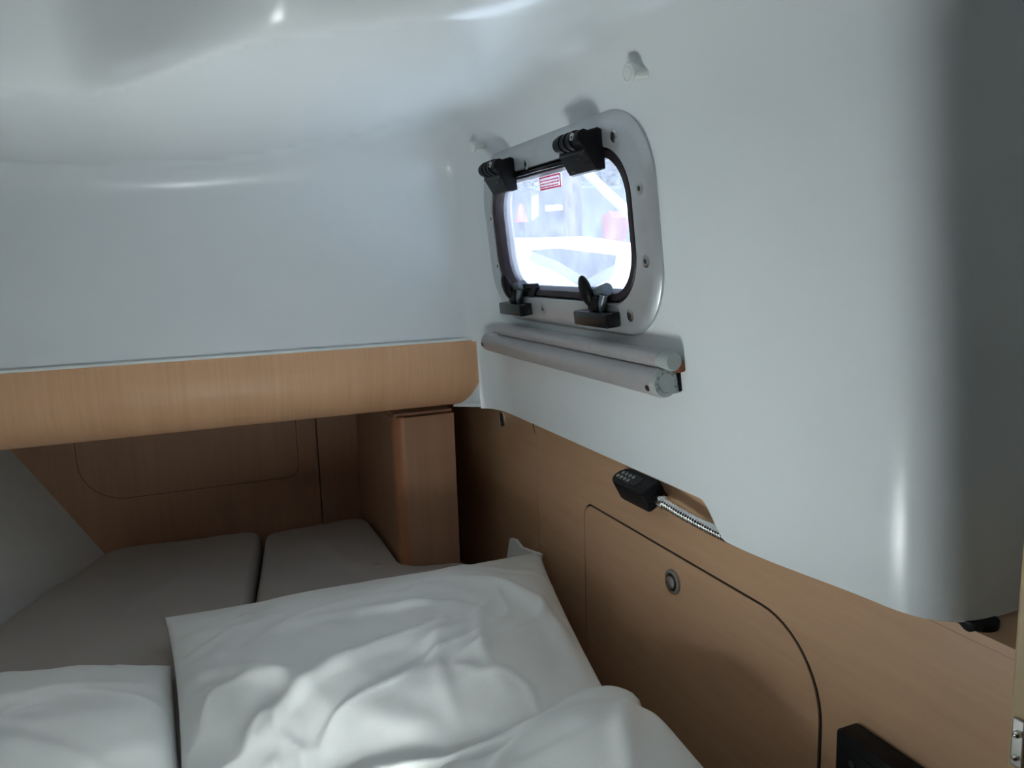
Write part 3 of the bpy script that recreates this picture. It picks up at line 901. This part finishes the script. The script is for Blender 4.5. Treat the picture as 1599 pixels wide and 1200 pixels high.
P01 = PZ(258, 965, -.590); P11 = PX(842, 862, .606)
P00 = np.array([-.057, .800, -.600]); P10 = np.array([.470, .800, -.600])
pl = pillow('pillow', (P00, P10, P11, P01), (-.04, -.10, 1), .122, 'x', 31,
            [(-.02, .10, 10, .12, .012, .010), (.03, .04, -20, .10, .014, .009), (.10, .12, -30, .10, .012, .008), (.18, .05, -60, .12, .012, .012),
             (.22, .0, -70, .13, .012, .012), (-.16, -.06, -50, .11, .016, .012), (-.10, -.10, 35, .09, .016, .010), (-.22, .10, 20, .08, .012, .008),
             (.26, .12, -50, .09, .010, .008), (.05, -.10, 80, .12, .012, .006), (-.24, .16, -35, .08, .012, .007), (.12, -.05, 75, .10, .010, .008)], M['linen'], Z_M + .022, ev=.85)
tag(pl, 'large rumpled white pillow lying against the wooden side panel', 'pillow', 'white pillows on the berth')
# folded corner of the pillow slip
e0_ = PX(798, 841, .590); e1 = PX(793, 876, .588); e2 = PX(845, 866, .598); e3 = PX(806, 843, .591)
ear = MB()
def tri_strip(pts, th=.0035):
    A_ = [Vector(p) for p in pts]; c = sum(A_, Vector()) / len(A_); nn = (A_[1] - A_[0]).cross(A_[2] - A_[0]).normalized() * th
    rings = [[p + nn for p in A_], [p - nn for p in A_]]
    return loft(rings)
ear.add(*tri_strip([e0_, e3, PX(815, 855, .593), e2, PX(842, 885, .590), e1]))
eo = ear.build('pillowcase_corner', M['linen'], pl, True, 30)

Q01 = np.array([-.56, 1.30, -.600]); Q11 = np.array([-.076, 1.285, -.624])
pl2 = pillow('pillow', ((-.60, .82, -.600), (-.052, .82, -.612), Q11, Q01), (0, -.06, 1), .15, 'x', 47,
             [(.08, .05, 30, .15, .02, .006), (.15, -.10, -35, .12, .02, .008), (-.02, -.02, 10, .12, .02, .006)], M['linen'], Z_M + .022, pull_=.008, nz=.004)
tag(pl2, 'plump white pillow at the left edge, partly behind the large pillow', 'pillow', 'white pillows on the berth')

# duvet bunched up in the front right
n = 150
gx = np.linspace(-.58, .505, n); gy = np.linspace(.31, .93, n)
GX, GY = np.meshgrid(gx, gy, indexing='ij')
dx0 = np.minimum(GX + .58, .505 - GX); 
cpx = [PZ(a_, b_, z_) for a_, b_, z_ in ((560, 1212, -.575), (620, 1190, -.57), (700, 1165, -.56), (850, 1100, -.55), (900, 1068, -.55), (955, 1062, -.56), (1010, 1120, -.60), (1050, 1200, -.625))]
front = np.interp(GX, [-.6] + [c[0] for c in cpx] + [.6], [.70] + [c[1] for c in cpx] + [.60])
for _ in range(6): front[1:-1] = (front[:-2] + front[1:-1] * 2 + front[2:]) / 4
d_ = np.minimum(dx0, np.minimum(front - GY, GY - .31))
rim = np.sqrt(np.clip(1 - (1 - np.clip(d_ / .055, 0, 1)) ** 2, 0, 1))
hgt = .030 + .085 * np.exp(-((GX - .08) / .17) ** 2 - ((GY - .63) / .13) ** 2) + .050 * np.exp(-((GX - .41) / .12) ** 2 - ((GY - .72) / .17) ** 2) + .02 * fbm(61, GX * 6 + 5, GY * 6 + 5, 3)
hgt += folds(GX, GY, [(.30, .84, 30, .12, .012, .012), (.36, .80, 25, .14, .012, .014), (.25, .80, 40, .10, .012, .012), (.42, .72, 60, .14, .015, .012), (.33, .88, 15, .10, .010, .010), (.48, .75, 80, .12, .012, .010), (.20, .70, 20, .14, .016, .012)])
from mathutils.bvhtree import BVHTree
tree_ = BVHTree.FromPolygons([v_.co[:] for v_ in pl.data.vertices], [p_.vertices[:] for p_ in pl.data.polygons])
base_z = Z_M + .022
under = np.full_like(GX, base_z)
for i in range(n):
    for j in range(n):
        h_ = tree_.ray_cast(Vector((GX[i, j], GY[i, j], 0)), Vector((0, 0, -1)))
        if h_[0] is not None: under[i, j] = h_[0].z + .006
for _ in range(3):                                      # cloth bridges small hollows
    g_ = under.copy()
    for a_ in (-1, 1):
        g_ = np.maximum(g_, np.roll(under, a_, 0)); g_ = np.maximum(g_, np.roll(under, a_, 1))
    under = g_
zt = np.maximum(base_z + .012 + hgt * rim, under + .003 + (.022 + hgt * .25) * rim)
ok = d_ > -.004
# slip above the pillow underneath
V = np.concatenate([np.stack([GX, GY, zt], -1).reshape(-1, 3), np.stack([GX, GY, np.minimum(under, zt - .002)], -1).reshape(-1, 3)])
f = []; k = n * n
okc = ok[:-1, :-1] & ok[1:, :-1] & ok[1:, 1:] & ok[:-1, 1:]
for i in range(n - 1):
    for j in range(n - 1):
        if okc[i, j]:
            q = (i * n + j, (i + 1) * n + j, (i + 1) * n + j + 1, i * n + j + 1)
            f.append(q); f.append(tuple(x + k for x in q[::-1]))
            for (di, dj, e) in ((-1, 0, (q[3], q[0])), (1, 0, (q[1], q[2])), (0, -1, (q[0], q[1])), (0, 1, (q[2], q[3]))):
                a_, b_ = i + di, j + dj
                if not (0 <= a_ < n - 1 and 0 <= b_ < n - 1 and okc[a_, b_]):
                    f.append((e[1], e[0], e[0] + k, e[1] + k))
used = sorted({i for q in f for i in q}); rm = {o_: i for i, o_ in enumerate(used)}
dv = mk('duvet', V[used], [[rm[i] for i in q] for q in f], M['linen'], smooth=True)
tag(dv, 'bunched white duvet in the foreground in front of the large pillow', 'duvet')

# ------------------------------------------------------------------ outside, seen through the porthole
M['o_white'] = pmat('white_topsides', (.80, .80, .80), .5)
M['o_grey'] = pmat('dark_grey', (.045, .052, .065), .7)  # dark grey for the boat's side window and the shed roof
M['o_blue'] = pmat('slate_paint', (.020, .026, .036), .6, noise=.3, nscale=3)
M['o_glass'] = pmat('pale_glass', (.30, .36, .42), .2)
M['o_pink'] = pmat('pinkish_post', (.045, .030, .032), .7)
M['o_red'] = pmat('red_paint', (.22, .015, .012), .6)
M['o_leaf'] = pmat('leaf', (.018, .026, .024), .7, noise=.4, nscale=4)
M['o_bark'] = pmat('bark', (.03, .025, .02), .8)
M['o_ground'] = pmat('pale_yard', (.42, .42, .40), .9, noise=.1, nscale=1)
ZG = -2.4
v, f = box_g((1.2, -14, ZG - .1), (60, 70, ZG))
tag(mk('ground', v, f, M['o_ground']), 'pale sunlit yard ground outside the porthole', 'ground', kind='structure')
def quad_block(name, pix, x, depth, mat, parent=None, o=(0, 0, 0)):
    """upright slab whose outline was read at distance x from the viewer along X"""
    pts = [PX(p[0], p[1], x) for p in pix]
    v, f = plate([(p[1] - o[1], p[2] - o[2]) for p in pts], [], 0, depth, lambda a, b, c: (x - o[0] + c, a, b))
    return mk(name, v, f, mat, parent)
# neighbouring white boat: deck coaming seen just outside
o1 = PX(880, 420, 2.2)
nb = empty('neighbouring_boat', Matrix.Translation((2.2, o1[1], ZG)))
tag(nb, 'white boat side just outside the porthole', 'boat'); oo = (2.2, o1[1], ZG)
quad_block('topside', [(690, 385), (800, 372), (880, 386), (1010, 392), (1040, 396), (1040, 640), (690, 640)], 2.2, .6, M['o_white'], nb, oo)
quad_block('side_window', [(826, 391), (872, 388), (960, 399), (955, 414), (916, 435), (870, 408)], 2.185, .012, M['o_grey'], nb, oo)
# vehicle far behind
o2 = PX(850, 350, 5.5)
vh = empty('parked_truck', Matrix.Translation((5.5, o2[1], ZG))); oo = (5.5, o2[1], ZG)
tag(vh, 'slate blue truck with a pale window behind the white boat', 'truck')
quad_block('body', [(796, 300), (822, 292), (850, 300), (878, 290), (890, 294), (890, 500), (796, 500)], 5.5, 1.5, M['o_blue'], vh, oo)
quad_block('window', [(852, 321), (877, 320), (877, 328), (852, 330)], 5.47, .03, M['o_white'], vh, oo)
quad_block('cab_window', [(830, 308), (838, 304), (838, 338), (830, 345)], 5.47, .03, M['o_glass'], vh, oo)
o3 = PX(925, 360, 8.6)
sh = empty('grey_shed', Matrix.Translation((8.6, o3[1], ZG))); oo = (8.6, o3[1], ZG)
tag(sh, 'low slate grey shed right of the pale post', 'shed')
quad_block('wall', [(898, 333), (944, 333), (985, 345), (985, 500), (898, 500)], 8.6, 1.0, M['o_blue'], sh, oo)
quad_block('roof', [(896, 329), (946, 329), (946, 334), (896, 334)], 8.5, 1.2, M['o_grey'], sh, oo)
# post and strut
pb = PX(889, 390, 4.6)
po = empty('boat_stand', Matrix.Translation((4.6, pb[1], ZG))); oo = Vector((4.6, pb[1], ZG))
tag(po, 'pinkish upright post with a slanting strut', 'post')
tp = Vector(PX(893, 215, 4.6)); bt = Vector((4.6, pb[1], ZG + .005))
v, f = tube_g([bt - oo, tp - oo], .125, 20); mk('post', v, f, M['o_pink'], po, True, 40)
s0 = Vector(PX(900, 255, 4.55)); s1 = Vector(PX(985, 336, 4.2))
v, f = tube_g([s0 - oo, s1 - oo], .055, 14); mk('strut', v, f, M['o_glass'], po, True, 40)
# red things
r0 = PX(814, 342, 4.9)
rc_ = empty('red_cone', Matrix.Translation((4.9, r0[1], ZG))); tag(rc_, 'red cone topped pole in front of the truck', 'marker')
h0 = r0[2] - ZG
v, f = lathe_g([(.05, .004), (.05, h0)], n=12); mk('pole', v, f, M['o_blue'], rc_)
v, f = lathe_g([(.10, h0 - .05), (.09, h0), (.03, h0 + .22), (.0001, h0 + .23)], n=18); mk('cone', v, f, M['o_red'], rc_, True, 40)
r1 = PX(948, 365, 5.2)
rb = empty('red_pump', Matrix.Translation((5.2, r1[1], ZG))); tag(rb, 'red painted pump standing by the slanting strut', 'pump'); oo = (5.2, r1[1], ZG)
quad_block('body', [(940, 338), (950, 330), (958, 340), (954, 362), (948, 390), (943, 390)], 5.2, .25, M['o_red'], rb, oo)
quad_block('plinth', [(942, 390), (950, 390), (950, 480), (942, 480)], 5.2, .25, M['o_red'], rb, oo)
# trees
def tree(px, py, x, rad_, label, seed):
    c = PX(px, py, x)
    t = empty('tree', Matrix.Translation((x, c[1], ZG)))
    tag(t, label, 'tree', 'trees outside the porthole')
    H = c[2] - ZG
    v, f = tube_g([(0, 0, 0.004), (.1, 0, H * .5), (0, .1, H)], [.18, .14, .08], 10); mk('trunk', v, f, M['o_bark'], t, True)
    rng = np.random.RandomState(seed); m = MB()
    for _ in range(900):
        d = rng.normal(size=3); d /= np.linalg.norm(d); p = d * rad_ * rng.rand() ** .4; p[2] *= .9; p[2] += H
        a = rng.normal(size=3); a /= np.linalg.norm(a); b = np.cross(a, rng.normal(size=3)); b /= np.linalg.norm(b)
        s = .10 + .08 * rng.rand()
        m.add([p - a * s, p + b * s * .5, p + a * s, p - b * s * .5], [(0, 1, 2, 3)])
    fo = m.build('foliage', M['o_leaf'], t); fo['kind'] = 'stuff'
tree(955, 282, 12.0, 1.35, 'leafy tree at the right side of the porthole view', 3)
tree(800, 285, 13.0, 1.3, 'leafy tree at the left side of the porthole view behind the truck', 5)
